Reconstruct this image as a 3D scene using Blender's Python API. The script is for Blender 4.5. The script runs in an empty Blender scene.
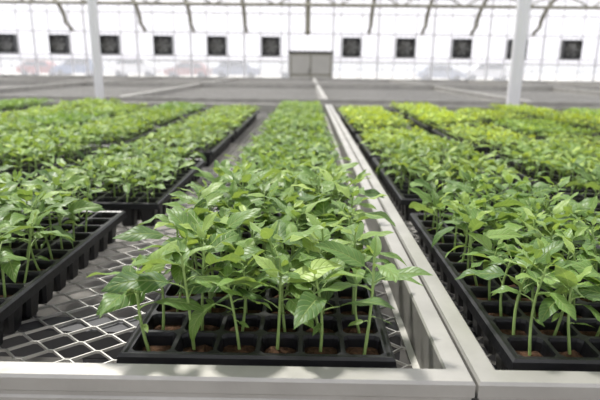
import bpy, math, random
from mathutils import Vector, Matrix, Euler
random.seed(7)
D = bpy.data
scene = bpy.context.scene
CAMZ = 1.25
ZT = CAMZ - 0.28          # tray top / rail top
ZM = ZT - 0.060           # mesh top

# ------------------------------------------------------------------ helpers
def link(o, parent=None):
    scene.collection.objects.link(o)
    if parent is not None:
        o.parent = parent
    return o

def mesh_obj(name, verts, faces, mats, midx=None, parent=None, smooth=False, loc=(0,0,0)):
    me = D.meshes.new(name)
    me.from_pydata(verts, [], faces)
    for m in mats: me.materials.append(m)
    if midx: me.polygons.foreach_set('material_index', midx)
    if smooth: me.polygons.foreach_set('use_smooth', [True]*len(me.polygons))
    me.update()
    o = D.objects.new(name, me)
    o.location = loc
    return link(o, parent)

class MB:
    def __init__(s): s.v=[]; s.f=[]; s.m=[]
    def add(s, vs, fs, mi=0):
        b=len(s.v); s.v.extend(vs); s.f.extend([tuple(b+i for i in f) for f in fs]); s.m.extend([mi]*len(fs))
    def box(s, x0,x1,y0,y1,z0,z1, mi=0):
        vs=[(x0,y0,z0),(x1,y0,z0),(x1,y1,z0),(x0,y1,z0),(x0,y0,z1),(x1,y0,z1),(x1,y1,z1),(x0,y1,z1)]
        s.add(vs,[(3,2,1,0),(4,5,6,7),(0,1,5,4),(1,2,6,5),(2,3,7,6),(3,0,4,7)],mi)
    def tube(s, path, r, n=8, mi=0, caps=True):
        path=[Vector(p) for p in path]; rings=[]
        for i,p in enumerate(path):
            a=path[max(i-1,0)]; c=path[min(i+1,len(path)-1)]
            d=(c-a).normalized()
            up=Vector((0,0,1)) if abs(d.z)<.9 else Vector((0,1,0))
            x=d.cross(up).normalized(); y=x.cross(d).normalized()
            rr=r[i] if isinstance(r,(list,tuple)) else r
            rings.append([tuple(p+x*rr*math.cos(2*math.pi*k/n)+y*rr*math.sin(2*math.pi*k/n)) for k in range(n)])
        vs=[q for R in rings for q in R]; fs=[]
        for i in range(len(path)-1):
            for k in range(n):
                j=(k+1)%n
                fs.append((i*n+k,i*n+j,(i+1)*n+j,(i+1)*n+k))
        if caps:
            fs.append(tuple(range(n))); fs.append(tuple(reversed([(len(path)-1)*n+k for k in range(n)])))
        s.add(vs,fs,mi)
    def obj(s,name,mats,parent=None,smooth=False,loc=(0,0,0)):
        return mesh_obj(name,s.v,s.f,mats,s.m,parent,smooth,loc)

# ------------------------------------------------------------------ materials
def mat(name, col, rough=.5, metal=0.0, spec=.5, bump=0.0, bscale=50, var=0.0, vscale=5, stretch=(1,1,1)):
    m=D.materials.new(name); m.use_nodes=True
    nt=m.node_tree; N=nt.nodes; L=nt.links
    b=N['Principled BSDF']
    b.inputs['Base Color'].default_value=(*col,1); b.inputs['Roughness'].default_value=rough
    b.inputs['Metallic'].default_value=metal; b.inputs['Specular IOR Level'].default_value=spec
    tc=N.new('ShaderNodeTexCoord'); mp=N.new('ShaderNodeMapping'); mp.inputs['Scale'].default_value=stretch
    L.new(tc.outputs['Object'],mp.inputs['Vector'])
    if var>0:
        n=N.new('ShaderNodeTexNoise'); n.inputs['Scale'].default_value=vscale; n.inputs['Detail'].default_value=5
        L.new(mp.outputs[0],n.inputs['Vector'])
        r=N.new('ShaderNodeValToRGB')
        r.color_ramp.elements[0].position=.3; r.color_ramp.elements[1].position=.7
        r.color_ramp.elements[0].color=tuple(c*(1-var) for c in col)+(1,)
        r.color_ramp.elements[1].color=tuple(min(1,c*(1+var)) for c in col)+(1,)
        L.new(n.outputs['Fac'],r.inputs['Fac']); L.new(r.outputs['Color'],b.inputs['Base Color'])
    if bump>0:
        n=N.new('ShaderNodeTexNoise'); n.inputs['Scale'].default_value=bscale; n.inputs['Detail'].default_value=4
        L.new(mp.outputs[0],n.inputs['Vector'])
        bp=N.new('ShaderNodeBump'); bp.inputs['Strength'].default_value=bump; bp.inputs['Distance'].default_value=.005
        L.new(n.outputs['Fac'],bp.inputs['Height']); L.new(bp.outputs['Normal'],b.inputs['Normal'])
    return m

M_alu = mat('aluminium',(.37,.36,.34),rough=.42,metal=.5,bump=.12,bscale=60,var=.16,vscale=9)
M_galv= mat('galvanised_steel',(.46,.45,.43),rough=.45,metal=.4,var=.25,vscale=30)
M_leg = mat('dark_steel',(.05,.05,.055),rough=.5,metal=.3)
M_tray= mat('black_plastic',(.010,.010,.012),rough=.38,spec=.4,bump=.1,bscale=120)
M_soil= mat('potting_soil',(.065,.036,.022),rough=.95,spec=.1,bump=1.0,bscale=260,var=.6,vscale=160)
M_floor=mat('concrete_floor',(.20,.19,.175),rough=.85,bump=.3,bscale=20,var=.3,vscale=2)
M_white=mat('white_painted_steel',(.74,.74,.76),rough=.4,var=.04,vscale=3)
M_olive=mat('weathered_steel',(.27,.26,.21),rough=.5,metal=.2,var=.15,vscale=4)
M_fan = mat('fan_dark_housing',(.045,.047,.05),rough=.5)
M_fanb= mat('fan_blade_steel',(.22,.22,.21),rough=.4,metal=.4)
M_door= mat('door_panel',(.46,.45,.42),rough=.5,var=.05,vscale=2)
M_grd = mat('outside_ground',(.50,.48,.46),rough=.95,var=.2,vscale=.15)
M_rub = mat('tyre_rubber',(.05,.05,.05),rough=.8)
M_glass=mat('car_glass',(.08,.085,.09),rough=.08,spec=.8)

def film(name, col, transp, trans_l=.5, ribs=0):
    m=D.materials.new(name); m.use_nodes=True
    nt=m.node_tree; N=nt.nodes; L=nt.links
    N.remove(N['Principled BSDF']); out=N['Material Output']
    d=N.new('ShaderNodeBsdfDiffuse'); d.inputs['Color'].default_value=(*col,1)
    t=N.new('ShaderNodeBsdfTranslucent'); t.inputs['Color'].default_value=(*col,1)
    a=N.new('ShaderNodeMixShader'); a.inputs[0].default_value=trans_l
    L.new(d.outputs[0],a.inputs[1]); L.new(t.outputs[0],a.inputs[2])
    p=N.new('ShaderNodeBsdfTransparent')
    b=N.new('ShaderNodeMixShader'); b.inputs[0].default_value=transp
    if ribs:
        tc=N.new('ShaderNodeTexCoord')
        w=N.new('ShaderNodeTexWave'); w.inputs['Scale'].default_value=ribs; w.inputs['Distortion'].default_value=.3
        L.new(tc.outputs['Object'],w.inputs['Vector'])
        mr=N.new('ShaderNodeMapRange'); mr.inputs['To Min'].default_value=transp-.15; mr.inputs['To Max'].default_value=transp+.12
        L.new(w.outputs['Fac'],mr.inputs['Value']); L.new(mr.outputs[0],b.inputs[0])
    L.new(a.outputs[0],b.inputs[1]); L.new(p.outputs[0],b.inputs[2]); L.new(b.outputs[0],out.inputs['Surface'])
    return m
M_poly = film('polycarbonate_wall',(.88,.88,.94),.50,.6,ribs=1.2)
M_clear= film('clear_glazing',(.85,.87,.93),.76,.5)
M_roof = film('roof_film',(.9,.9,.92),.82,.6)

# leaf
def leaf_mat():
    m=D.materials.new('pepper_leaf'); m.use_nodes=True
    nt=m.node_tree; N=nt.nodes; L=nt.links
    P=N['Principled BSDF']; out=N['Material Output']
    def mth(op,a,b=None,c=None):
        n=N.new('ShaderNodeMath'); n.operation=op
        for i,x in enumerate((a,b,c)):
            if x is None: continue
            if isinstance(x,(int,float)): n.inputs[i].default_value=x
            else: L.new(x,n.inputs[i])
        return n.outputs[0]
    uv=N.new('ShaderNodeUVMap'); sep=N.new('ShaderNodeSeparateXYZ'); L.new(uv.outputs[0],sep.inputs[0])
    au=mth('ABSOLUTE',mth('SUBTRACT',sep.outputs[0],.5)); t=sep.outputs[1]
    mid=mth('SUBTRACT',1.0,mth('MINIMUM',mth('MULTIPLY',au,20.0),1.0))
    ph=mth('SUBTRACT',mth('MULTIPLY',t,8.0),mth('MULTIPLY',au,3.4))
    fr=mth('ABSOLUTE',mth('SUBTRACT',mth('FRACT',ph),.5))
    side=mth('SUBTRACT',1.0,mth('MINIMUM',mth('MULTIPLY',fr,7.0),1.0))
    side=mth('MULTIPLY',side,.6)
    vein=mth('MAXIMUM',mid,side)
    at=N.new('ShaderNodeAttribute'); at.attribute_name='tint'
    ramp=N.new('ShaderNodeValToRGB'); e=ramp.color_ramp.elements
    e[0].color=(.050,.115,.024,1); e[1].color=(.320,.435,.105,1)
    e.new(.5).color=(.130,.230,.048,1)
    L.new(at.outputs['Fac'],ramp.inputs['Fac'])
    tc=N.new('ShaderNodeTexCoord'); no=N.new('ShaderNodeTexNoise'); no.inputs['Scale'].default_value=60
    L.new(tc.outputs['Object'],no.inputs['Vector'])
    mx=N.new('ShaderNodeMix'); mx.data_type='RGBA'; mx.blend_type='MIX'
    L.new(mth('MULTIPLY',vein,.5),mx.inputs[0]); L.new(ramp.outputs[0],mx.inputs[6]); mx.inputs[7].default_value=(.42,.52,.18,1)
    bf=N.new('ShaderNodeNewGeometry')
    mb=N.new('ShaderNodeMix'); mb.data_type='RGBA'
    L.new(mth('MULTIPLY',bf.outputs['Backfacing'],.45),mb.inputs[0]); L.new(mx.outputs[2],mb.inputs[6]); mb.inputs[7].default_value=(.28,.38,.16,1)
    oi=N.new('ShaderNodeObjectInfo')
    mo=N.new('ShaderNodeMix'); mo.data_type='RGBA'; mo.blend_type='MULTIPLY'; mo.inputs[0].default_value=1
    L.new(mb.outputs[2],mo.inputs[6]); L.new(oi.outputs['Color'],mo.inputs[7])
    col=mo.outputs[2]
    L.new(col,P.inputs['Base Color']); P.inputs['Roughness'].default_value=.45; P.inputs['Specular IOR Level'].default_value=.45
    bh=mth('ADD',mth('MULTIPLY',vein,-1.0),mth('MULTIPLY',no.outputs['Fac'],.6))
    bp=N.new('ShaderNodeBump'); bp.inputs['Strength'].default_value=.7; bp.inputs['Distance'].default_value=.0014
    L.new(bh,bp.inputs['Height']); L.new(bp.outputs[0],P.inputs['Normal'])
    tr=N.new('ShaderNodeBsdfTranslucent')
    gm=N.new('ShaderNodeMix'); gm.data_type='RGBA'; gm.blend_type='MULTIPLY'; gm.inputs[0].default_value=1
    L.new(col,gm.inputs[6]); gm.inputs[7].default_value=(1.5,1.45,.7,1); L.new(gm.outputs[2],tr.inputs['Color'])
    ms=N.new('ShaderNodeMixShader'); ms.inputs[0].default_value=.26
    L.new(P.outputs[0],ms.inputs[1]); L.new(tr.outputs[0],ms.inputs[2]); L.new(ms.outputs[0],out.inputs['Surface'])
    return m
M_leaf=leaf_mat()
M_stem=mat('seedling_stem',(.25,.36,.11),rough=.5,var=.15,vscale=80)

# ------------------------------------------------------------------ seedlings
class PM:
    def __init__(s): s.v=[]; s.f=[]; s.uv=[]; s.t=[]; s.m=[]
    def leaf(s, base, az, e0, droop, Ln, W, tint, rnd, nt=9, nu=3, roll=0.0, twist=0.0):
        b0=len(s.v); cols=2*nu+1
        p=Vector(base); ds=Ln/nt
        fold=rnd.uniform(.12,.5); amp=rnd.uniform(.03,.10)*W; ph=rnd.uniform(0,6.28); kk=rnd.uniform(7,12)
        bend=rnd.uniform(-.35,.35)
        for i in range(nt+1):
            t=i/nt
            e=e0-droop*t**1.2; a=az+bend*t
            d=Vector((math.cos(e)*math.cos(a),math.cos(e)*math.sin(a),math.sin(e)))
            sd=Vector((-math.sin(a),math.cos(a),0))
            n = d.cross(sd)
            rr=roll+twist*t
            sd2=sd*math.cos(rr)+n*math.sin(rr); n2=n*math.cos(rr)-sd*math.sin(rr)
            w=W*.5*2.06*(max(t,0)**.56)*((1-t)**.92) if t<1 else 0
            for k in range(cols):
                u=(k-nu)/nu
                h=abs(u)*w*fold - (u*u)*w*.18 + amp*math.sin(kk*t+ph+ (1.4 if u>0 else 0))*abs(u)**1.5*math.sin(math.pi*t)*1.6
                q=p+sd2*(u*w)+n2*h
                s.v.append((q.x,q.y,q.z))
            if i<nt: p=p+d*ds
        for i in range(nt):
            for k in range(cols-1):
                a0=b0+i*cols+k
                s.f.append((a0,a0+cols,a0+cols+1,a0+1)); s.m.append(0); s.t.append(tint)
                u0=k/(cols-1); u1=(k+1)/(cols-1); t0=i/nt; t1=(i+1)/nt
                s.uv.extend([(u0,t0),(u0,t1),(u1,t1),(u1,t0)])
    def tube(s,path,radii,n=5,tint=.5):
        mb=MB(); mb.tube(path,radii,n,caps=False); b=len(s.v)
        s.v.extend(mb.v)
        for f in mb.f:
            s.f.append(tuple(b+i for i in f)); s.m.append(1); s.t.append(tint); s.uv.extend([(.5,.5)]*len(f))
    def plant(s, x,y,z, H, rnd, size=1.0, hi=True, nlv=(8,9), t0=.6):
        lean=Vector((rnd.gauss(0,.10),rnd.gauss(0,.10),0)); n=6
        path=[]; bx=rnd.gauss(0,.003); by=rnd.gauss(0,.003)
        for i in range(n+1):
            t=i/n
            path.append(Vector((x,y,z))+lean*H*t+Vector((bx*math.sin(t*3.1),by*math.sin(t*3.1),H*t)))
        s.tube(path,[(.0019-.0006*i/n)*(.6+.4*size) for i in range(n+1)],5)
        def at(t):
            f=t*n; i=min(int(f),n-1); return path[i].lerp(path[i+1],f-i)
        NT=9 if hi else 6; NU=3 if hi else 2
        def lf(t,az,pet,pe,e0,droop,Ln,W,tint):
            b=at(t); d=Vector((math.cos(az)*math.cos(pe),math.sin(az)*math.cos(pe),math.sin(pe)))
            m_=b+d*pet*.5+Vector((0,0,.0012)); e=b+d*pet
            s.tube([b,m_,e],[.0010,.0007,.0006],4)
            s.leaf(e,az+rnd.gauss(0,.15),e0,droop,Ln,W,tint,rnd,NT,NU,rnd.gauss(0,.25),rnd.gauss(0,.35))
        az0=rnd.uniform(0,6.28)
        for k in range(2):
            if rnd.random()<.7:
                lf(rnd.uniform(.34,.46),az0+math.pi*k+rnd.gauss(0,.2),.006,.2,rnd.uniform(-.3,.2),.5,.020*size*rnd.uniform(.8,1.2),.0080*size,rnd.uniform(.3,.7))
        nl=rnd.randint(*nlv)
        az=az0+1.2
        for k in range(nl):
            q=k/(nl-1)
            t=t0+(1-t0)*q**.8
            big=math.sin(math.pi*min(1,(.30+q*.72)))**.8
            Ln=(.019+.038*big)*size*rnd.uniform(.8,1.2)
            W=Ln*rnd.uniform(.48,.60)
            pet=(.018*(1-q)+.004)*size*rnd.uniform(.8,1.2)
            e0=.15+.75*q**1.6+rnd.gauss(0,.2)
            droop=rnd.uniform(.4,1.1)*(1-.35*q)
            if k==0 and rnd.random()<.4: droop+=.5; e0-=.4
            tint=min(1,max(0,.20+.55*q**1.5+rnd.gauss(0,.17)))
            lf(t,az,pet,.45+.4*q,e0,droop,Ln,W,tint)
            az+=2.4+rnd.gauss(0,.2)
    def mesh(s,name):
        me=D.meshes.new(name); me.from_pydata(s.v,[],s.f)
        me.materials.append(M_leaf); me.materials.append(M_stem)
        me.polygons.foreach_set('material_index',s.m)
        me.polygons.foreach_set('use_smooth',[True]*len(s.f))
        uv=me.uv_layers.new(name='UVMap'); flat=[c for q in s.uv for c in q]; uv.data.foreach_set('uv',flat)
        a=me.attributes.new('tint','FLOAT','FACE'); a.data.foreach_set('value',s.t)
        me.update(); return me

TW,TL=.28,.54; NX,NY=6,12; MG=.008
PX=(TW-2*MG)/NX; PY=(TL-2*MG)/NY
def plants_mesh(seed,hi,hmean,name,size=1.0,skip=.03,nlv=(8,9),t0=.6):
    rnd=random.Random(seed); pm=PM()
    for j in range(NY):
        for i in range(NX):
            if rnd.random()<skip and not (j==0 and seed==11): continue
            x=MG+(i+.5)*PX+rnd.gauss(0,.003); y=MG+(j+.5)*PY+rnd.gauss(0,.003)
            pm.plant(x,y,-.012,hmean*rnd.uniform(.80,1.18),rnd,size*rnd.uniform(.85,1.12),hi,nlv,t0)
    return pm.mesh(name)
PL_HERO=plants_mesh(11,True,.095,'pepper_seedlings_a',1.0,.04,(7,8),.56)
PL_HI=[plants_mesh(21+i,True,.084,'pepper_seedlings_b%d'%i,.86,.09,(6,8),.58) for i in range(3)]
PL_MID=[plants_mesh(51+i,True,.060,'pepper_seedlings_d%d'%i,.76,.10,(6,8)) for i in range(2)]
PL_LO=[plants_mesh(31+i,False,.040,'pepper_seedlings_c%d'%i,.68,.12,(6,8)) for i in range(3)]

def tray_mesh():
    mb=MB(); rnd=random.Random(3)
    hx,hy=.0198,.0196; ch=.0045
    def octa(cx,cy,a,b,c,z):
        return [(cx-a+c,cy-b,z),(cx+a-c,cy-b,z),(cx+a,cy-b+c,z),(cx+a,cy+b-c,z),(cx+a-c,cy+b,z),(cx-a+c,cy+b,z),(cx-a,cy+b-c,z),(cx-a,cy-b+c,z)]
    for j in range(NY):
        for i in range(NX):
            x0=MG+i*PX; x1=x0+PX; y0=MG+j*PY; y1=y0+PY; cx=(x0+x1)/2; cy=(y0+y1)/2
            I=octa(cx,cy,hx,hy,ch,0.0)
            O=[(cx-hx+ch,y0,0),(cx+hx-ch,y0,0),(x1,cy-hy+ch,0),(x1,cy+hy-ch,0),(cx+hx-ch,y1,0),(cx-hx+ch,y1,0),(x0,cy+hy-ch,0),(x0,cy-hy+ch,0)]
            C=[(x1,y0,0),(x1,y1,0),(x0,y1,0),(x0,y0,0)]
            vs=I+O+C
            fs=[(8,9,1,0),(10,11,3,2),(12,13,5,4),(14,15,7,6),(9,16,10,2,1),(11,17,12,4,3),(13,18,14,6,5),(15,19,8,0,7)]
            mb.add(vs,fs,0)
            T=octa(cx,cy,hx,hy,ch,0); Mi=octa(cx,cy,hx-.0012,hy-.0012,ch,-.004); B=octa(cx,cy,.0125,.0125,.004,-.0550)
            fs=[]
            for k in range(8):
                q=(k+1)%8; fs+=[(k,q,8+q,8+k),(8+k,8+q,16+q,16+k)]
            fs.append(tuple(16+k for k in range(8)))
            mb.add(T+Mi+B,fs,0)
            S=octa(cx,cy,hx-.0022,hy-.0022,ch,-.013+rnd.uniform(-.003,.001))
            S2=[(cx+(p[0]-cx)*.5+rnd.gauss(0,.001),cy+(p[1]-cy)*.5+rnd.gauss(0,.001),-.011+rnd.uniform(-.003,.003)) for p in S]
            fs=[(k,(k+1)%8,8+(k+1)%8,8+k) for k in range(8)]+[tuple(8+k for k in range(8))]
            mb.add(S+S2,fs,1)
    prof=[(MG,0),(MG-.003,.0012),(.003,.0015),(.0,-.001),(-.0015,-.012),(.0005,-.012),(.003,-.003),(MG-.001,-.003)]
    vs=[]
    for (d,z) in prof: vs+=[(d,d,z),(TW-d,d,z),(TW-d,TL-d,z),(d,TL-d,z)]
    fs=[]
    for k in range(len(prof)-1):
        for c in range(4):
            e=(c+1)%4; fs.append((k*4+c,(k+1)*4+c,(k+1)*4+e,k*4+e))
    mb.add(vs,fs,0)
    me=D.meshes.new('seedling_tray'); me.from_pydata(mb.v,[],mb.f); me.materials.append(M_tray); me.materials.append(M_soil)
    me.polygons.foreach_set('material_index',mb.m); me.update(); return me
TRAY=tray_mesh()
def tray(x,y,pl,color=(1,1,1),sz=1.0,rot=0.0,flip=False):
    o=D.objects.new('seedling_tray',TRAY); link(o); o.location=(x,y,ZT-.0045); o.rotation_euler[2]=rot
    p=D.objects.new('pepper_seedlings',pl); link(p,o); p.color=(*color,1)
    if flip:
        p.rotation_euler[2]=math.pi; p.location=(TW,TL,0)
    p.scale=(1,1,sz)
    return o
BEND=3.92
cols={
 'C':(-.187,.464), 'L1':(-.59,1.05),'L2':(-.95,1.30),'L3':(-1.275,.80),'L4':(-1.58,.6),
 'R1':(.210,.466),'R2':(.590,.66),'R3':(.93,.9),'R4':(1.265,.72),'R5':(1.60,.9),
}
rc=random.Random(5)
def fill(x,y0,key,side):
    y=y0; k=0
    while y+TL<BEND-.03:
        if y<.9 and key=='C': pl=PL_HERO
        elif y<.95: pl=PL_HI[(k+(1 if side=='R' else 0))%3]
        elif y<1.5: pl=PL_MID[rc.randint(0,1)]
        else: pl=PL_LO[rc.randint(0,2)]
        j=rc.uniform(.88,1.12)
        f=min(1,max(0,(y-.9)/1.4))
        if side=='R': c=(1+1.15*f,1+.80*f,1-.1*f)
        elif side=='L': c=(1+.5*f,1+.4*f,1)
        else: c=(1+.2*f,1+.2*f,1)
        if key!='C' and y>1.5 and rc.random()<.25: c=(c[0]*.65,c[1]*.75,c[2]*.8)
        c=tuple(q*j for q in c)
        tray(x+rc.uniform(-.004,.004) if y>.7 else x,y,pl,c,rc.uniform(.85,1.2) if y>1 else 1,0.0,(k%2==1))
        y+=TL+(rc.uniform(.02,.05) if (rc.random()<.5 or key=='C') else rc.uniform(.10,.16)); k+=1
for k,(x,y) in cols.items(): fill(x,y,k,k[0])
tray(-.637,.452,PL_HI[0],(1,1,1),1.0)
tray(-.95,.62,PL_HI[1],(1,1,1),1.0)
for i in range(5):
    fill(-3.40+.335*i,.6+.1*(i%3),'X','L'); fill(2.02+.335*i,.6+.1*(i%3),'X','R')

# ------------------------------------------------------------------ benches
BW,BL=1.797,BEND-.422+.03
RIMP=[(.002,-.092),(0,-.090),(0,-.024),(.002,-.022),(.002,-.018),(0,-.016),(0,-.003),(.002,0),(.0215,0),(.0235,-.002),(.0235,-.058),(.031,-.0605),(.031,-.066),(.021,-.066),(.021,-.092)]
def rim_mesh():
    vs=[];fs=[]
    for d,z in RIMP: vs+=[(d,d,z),(BW-d,d,z),(BW-d,BL-d,z),(d,BL-d,z)]
    n=len(RIMP)
    for k in range(n):
        for c in range(4):
            e=(c+1)%4; q=(k+1)%n
            fs.append((k*4+c,k*4+e,q*4+e,q*4+c))
    me=D.meshes.new('bench_rim'); me.from_pydata(vs,[],fs); me.materials.append(M_alu); me.update(); return me
def net_mesh():
    lx,ly=.058,.040; w=.0009; h=.0018
    vs=[];fs=[]
    x0,x1,y0,y1=.024,BW-.024,.024,BL-.024
    nx=int((x1-x0)/lx); ny=int((y1-y0)/ly)
    def strand(a,b):
        dx=b[0]-a[0]; dy=b[1]-a[1]; l=math.hypot(dx,dy); px,py=-dy/l*w,dx/l*w
        k=len(vs)
        vs.extend([(a[0]-px,a[1]-py,0),(a[0]+px,a[1]+py,0),(a[0]+px,a[1]+py,-h*2),(a[0]-px,a[1]-py,-h*2),
                   (b[0]-px,b[1]-py,0),(b[0]+px,b[1]+py,0),(b[0]+px,b[1]+py,-h*2),(b[0]-px,b[1]-py,-h*2)])
        fs.extend([(k,k+1,k+5,k+4),(k+1,k+2,k+6,k+5),(k+2,k+3,k+7,k+6),(k+3,k,k+4,k+7)])
    for j in range(ny):
        for i in range(nx):
            cx=x0+(i+.5)*lx; cy=y0+(j+.5)*ly
            b=lx*.05
            strand((cx-lx/2+b,cy),(cx-b,cy+ly/2)); strand((cx+b,cy+ly/2),(cx+lx/2-b,cy))
            strand((cx-lx/2+b,cy),(cx-b,cy-ly/2)); strand((cx+b,cy-ly/2),(cx+lx/2-b,cy))
            strand((cx-b,cy+ly/2),(cx+b,cy+ly/2)); strand((cx+lx/2-b,cy),(cx+lx/2+b,cy))
    me=D.meshes.new('expanded_metal'); me.from_pydata(vs,[],fs); me.materials.append(M_galv); me.update(); return me
def frame_mesh():
    mb=MB(); zf=-ZT
    ys=(.22,1.8,BL-.2)
    for y in (.22,1.2,2.2,BL-.2):
        mb.box(.03,BW-.03,y-.02,y+.02,-.105,-.0655,0)
    for x in (.35,1.36):
        for y in ys:
            mb.box(x-.02,x+.02,y-.02,y+.02,zf+.006,-.106,0); mb.box(x-.05,x+.05,y-.05,y+.05,zf,zf+.006,0)
        mb.tube([(x,.22,-.5),(x,BL-.2,-.5)],.016,8)
    me=D.meshes.new('bench_frame'); me.from_pydata(mb.v,[],mb.f); me.materials.append(M_leg); me.update(); return me
RIM,NET,FRM=rim_mesh(),net_mesh(),frame_mesh()
def bench(x,y):
    o=D.objects.new('greenhouse_bench',RIM); link(o); o.location=(x,y,ZT)
    a=D.objects.new('mesh_top',NET); link(a,o); a.location=(0,0,-.060)
    b=D.objects.new('support_frame',FRM); link(b,o)
for i in range(3):
    bench(-1.638-1.80*i,.422); bench(.162+1.80*i,.422)
for i in range(-6,6): bench(.162+1.80*i,4.62)
for i in range(-8,8): bench(.162+1.80*i,8.9)

# ------------------------------------------------------------------ building
X0,X1,Y0,Y1=-16,16,-6,26.9; EZ=5.2
fl=MB(); fl.box(X0,X1,Y0,Y1,-.1,0); fl.obj('floor',[M_floor])
g=MB(); g.box(-70,70,Y1+.1,110,-.12,-.02); g.obj('outside_ground',[M_grd])
DX0,DX1,DH=-.85,1.2,1.85
wb=MB()
for a,b in ((X0,DX0),(DX1,X1)):
    wb.box(a,b,Y1,Y1+.02,1.45,EZ+1.4,0); wb.box(a,b,Y1,Y1+.04,0,.28,1)
wb.box(DX0,DX1,Y1,Y1+.02,DH,EZ+1.4,0)
wb.obj('wall_back',[M_poly,M_white])
for n_,(a,b) in enumerate(((X0,DX0),(DX1,X1))):
    w=MB(); w.box(a,b,Y1,Y1+.01,.28,1.45,0); w.obj('window_%d'%(n_+1),[M_clear])
tr=MB()
FX=[(p-305)*26.1/520 for p in (8,60,110,163,216,269,348,401,456,510,563)]
FX=[FX[0]-2.65]+FX+[FX[-1]+2.65]
muls=[(FX[i]+FX[i+1])/2 for i in range(len(FX)-1)]
muls=[m for m in muls if not DX0-.1<m<DX1+.1]+[DX0-.06,DX1+.06]
for m in muls: tr.box(m-.05,m+.05,Y1-.09,Y1-.005,0,EZ+1.3,0)
for f in FX:
    for s_ in (-.52,.52): tr.box(f+s_-.025,f+s_+.025,Y1-.07,Y1-.005,.28,EZ+1.3,0)
for z in (1.45,1.66,2.78,3.7,4.4):
    for a,b in ((X0,DX0),(DX1,X1)): tr.box(a,b,Y1-.11,Y1-.005,z-.035,z+.035,0)
    if z>1.9: tr.box(DX0,DX1,Y1-.11,Y1-.005,z-.035,z+.035,0)
tr.obj('trim_1',[M_white])
d=MB(); ya,yb=Y1-.16,Y1-.12
d.box(DX0-.02,DX1+.02,ya,yb,.02,DH,0)
mid=(DX0+DX1)/2
for a,b in ((DX0+.06,mid-.04),(mid+.04,DX1-.06)):
    d.box(a,b,ya-.03,ya,.08,.75,1); d.box(a,b,ya-.03,ya,.85,DH-.10,1)
d.box(DX0-.1,DX1+.1,ya-.05,yb,DH,DH+.1,2)
d.box(mid-.1,mid-.07,ya-.08,ya,.85,1.1,2)
d.obj('door_1',[M_olive,M_door,M_leg])
def fan_mesh():
    mb=MB(); s=.45
    for a in ((-s,-s+.07,-s,s),(s-.07,s,-s,s),(-s+.07,s-.07,-s,-s+.07),(-s+.07,s-.07,s-.07,s)):
        mb.box(a[0],a[1],-.30,0,a[2],a[3],0)
    mb.box(-s+.05,s-.05,-.04,-.02,-s+.05,s-.05,0)
    n=28; pr=[]
    for r,y in ((.37,-.30),(.345,-.24),(.345,-.10)):
        pr.append([(r*math.cos(2*math.pi*k/n),y,r*math.sin(2*math.pi*k/n)) for k in range(n)])
    fs=[(i*n+k,i*n+(k+1)%n,(i+1)*n+(k+1)%n,(i+1)*n+k) for i in range(2) for k in range(n)]
    mb.add([p for R in pr for p in R],fs,1)
    mb.tube([(0,-.24,0),(0,-.10,0)],.06,12,1)
    for k in range(6):
        a=2*math.pi*k/6; c,s2=math.cos(a),math.sin(a)
        P=[]
        for r,w,t in ((.05,.05,.05),(.2,.09,.04),(.33,.11,.025)):
            for sg in (-1,1): P.append((c*r-s2*w*sg,-.17+t*sg,s2*r+c*w*sg))
        mb.add(P,[(0,1,3,2),(2,3,5,4)],1)
    for z in (-.2,0,.2): mb.tube([(-s+.05,-.305,z),(s-.05,-.305,z)],.008,6,1)
    me=D.meshes.new('exhaust_fan'); me.from_pydata(mb.v,[],mb.f); me.materials.append(M_fan); me.materials.append(M_fanb)
    me.polygons.foreach_set('material_index',mb.m); me.update(); return me
FM=fan_mesh()
for f in FX:
    o=D.objects.new('exhaust_fan',FM); link(o); o.location=(f,Y1-.025,2.15)
for nm,a in (('wall_left',(X0-.02,X0,Y0,Y1)),('wall_right',(X1,X1+.02,Y0,Y1)),('wall_front',(X0,X1,Y0-.02,Y0))):
    w=MB(); w.box(*a,0,EZ,0); w.obj(nm,[M_poly])
rf=MB(); bays=4; bw=(X1-X0)/bays; rb=MB()
for b in range(bays):
    xa=X0+b*bw; xm=xa+bw/2; xb=xa+bw
    rf.add([(xa,Y0,EZ),(xm,Y0,EZ+1.6),(xm,Y1,EZ+1.6),(xa,Y1,EZ)],[(0,1,2,3)])
    rf.add([(xm,Y0,EZ+1.6),(xb,Y0,EZ),(xb,Y1,EZ),(xm,Y1,EZ+1.6)],[(0,1,2,3)])
    y=Y0+.2
    while y<Y1:
        rb.tube([(xa,y,EZ-.03),(xm,y,EZ+1.56),(xb,y,EZ-.03)],.03,6); y+=2.9
    rb.box(xa-.08,xa+.08,Y0,Y1-.1,EZ-.14,EZ-.03)
rf.obj('ceiling',[M_roof]); rb.obj('roof_frame',[M_white])
def post(x,y,r=.052,h=EZ-.14,m=None):
    mb=MB(); mb.tube([(0,0,.012),(0,0,h)],r,16,0); mb.box(-.11,.11,-.11,.11,0,.012,0)
    mb.tube([(0,0,.013),(0,0,.10)],r+.012,16,0); mb.tube([(0,0,h-.25),(0,0,h-.01)],r+.015,16,0)
    return mb.obj('support_post',[m or M_white],smooth=False,loc=(x,y,0))
post(-1.69,4.30,.035); post(1.67,4.30,.050)
for k,xx in enumerate((-11.6,-8.0,-5.6,-3.0,3.0,5.6,8.0,11.0)):
    mb=MB(); pts=[]
    for i in range(11):
        t=i/10; pts.append((xx,19.5+6.6*math.sin(t*math.pi/2),5.05-1.95*(1-math.cos(t*math.pi/2))))
    mb.tube(pts,.10,8,0)
    mb.tube([(xx,26.05,3.15),(xx,26.75,2.85)],.09,8,0)
    mb.obj('curved_roof_brace',[M_olive],smooth=True)
tb=MB()
tb.tube([(X0,23.5,3.75),(X1,23.5,3.75)],.075,8); tb.tube([(X0,23.5,4.4),(X1,23.5,4.4)],.065,8)
x=X0
i=0
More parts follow.
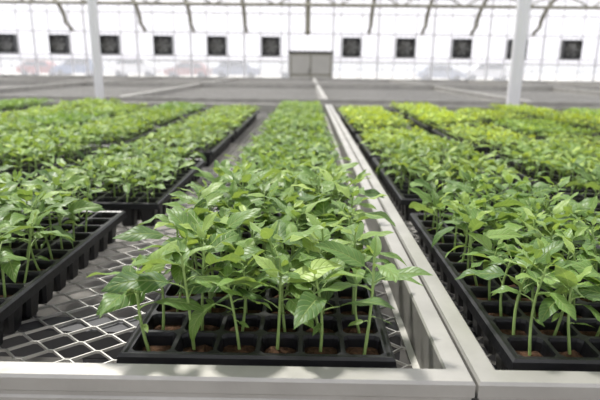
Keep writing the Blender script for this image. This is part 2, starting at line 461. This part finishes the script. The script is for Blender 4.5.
while x<X1-1.3:
    tb.tube([(x,23.5,3.75 if i%2 else 4.4),(x+1.33,23.5,4.4 if i%2 else 3.75)],.035,6); x+=1.33; i+=1
tb.obj('roof_truss',[M_olive])
mb=MB(); mb.tube([(0,24.2,2.7),(0,24.2,5.1)],.12,14,0); mb.tube([(0,24.2,2.55),(0,24.2,2.7)],[.05,.16],14,0)
mb.obj('hanging_flue',[M_olive])

# cars outside
def car(x,y,col,rot=0,h=1.0):
    P=mat('car_paint',col,rough=.25,spec=.6)
    mb=MB()
    prof=[(-2.15,.35),(-2.2,.62),(-2.1,.85),(-1.75,.92),(-1.35,1.36),(-1.0,1.45),(.35,1.45),(.75,1.36),(1.25,.95),(1.95,.84),(2.18,.70),(2.2,.4),(2.1,.3),(-2.1,.3)]
    n=len(prof); vs=[]
    for sy in (-.85,.85):
        for px,pz in prof:
            k=.0 if pz<.95 else .16
            vs.append((px,sy-math.copysign(k,sy),pz*h))
    fs=[(i,(i+1)%n,n+(i+1)%n,n+i) for i in range(n)]+[tuple(reversed(range(n))),tuple(range(n,2*n))]
    mb.add(vs,fs,0)
    for sg in (-1,1):
        mb.add([(-1.55,sg*.855,.96*h),(1.05,sg*.855,.96*h),(.62,sg*.72,1.36*h),(-1.2,sg*.72,1.36*h)],[(0,1,2,3)],1)
        for wx in (-1.35,1.35): mb.tube([(wx,sg*.70,.32),(wx,sg*.90,.32)],.32,16,2)
    o=mb.obj('parked_car',[P,M_glass,M_rub],loc=(x,y,-.02)); o.rotation_euler[2]=rot
cc=[(.38,.14,.12),(.15,.20,.32),(.7,.7,.72),(.35,.17,.15),(.22,.24,.30),(.7,.7,.7),(.28,.31,.38),(.6,.6,.62)]
rr=random.Random(2)
for i,c in enumerate(cc):
    car(-26+i*4.9+rr.uniform(-.8,.8)+(9 if i>5 else 0),50+rr.uniform(-1,1),c,rr.uniform(-.05,.05)+(math.pi if i%2 else 0),1+.15*(i%3))
fe=MB()
for i in range(40): fe.box(-50+i*2.5,-49.93+i*2.5,54,54.06,-.02,1.6,0)
for z in (.3,.9,1.5): fe.box(-50,50,54.01,54.05,z,z+.07,0)
fe.obj('outside_fence',[M_olive])

# ------------------------------------------------------------------ light
w=D.worlds.new('World'); scene.world=w; w.use_nodes=True
bg=w.node_tree.nodes['Background']; bg.inputs['Color'].default_value=(.96,.97,1.0,1); bg.inputs['Strength'].default_value=1.1
sn=D.lights.new('sun','SUN'); sn.energy=7.0; sn.angle=math.radians(6); sn.color=(1,.97,.9)
so=D.objects.new('sun',sn); link(so); so.location=(0,0,12)
so.rotation_euler=Vector((-.30,.50,1)).to_track_quat('Z','Y').to_euler()

# ------------------------------------------------------------------ camera
cam=D.cameras.new('camera'); co=D.objects.new('camera',cam); link(co)
cam.sensor_width=36; cam.lens=31.2; cam.clip_start=.02; cam.clip_end=300
co.location=(0,0,CAMZ)
R=Matrix.Rotation(.0106,4,'Z')@Matrix.Rotation(math.radians(75.5),4,'X')@Matrix.Rotation(math.radians(.65),4,'Z')
co.rotation_euler=R.to_euler()
cam.dof.use_dof=True; cam.dof.focus_distance=.62; cam.dof.aperture_fstop=6.0
scene.camera=co
scene.view_settings.view_transform='Standard'
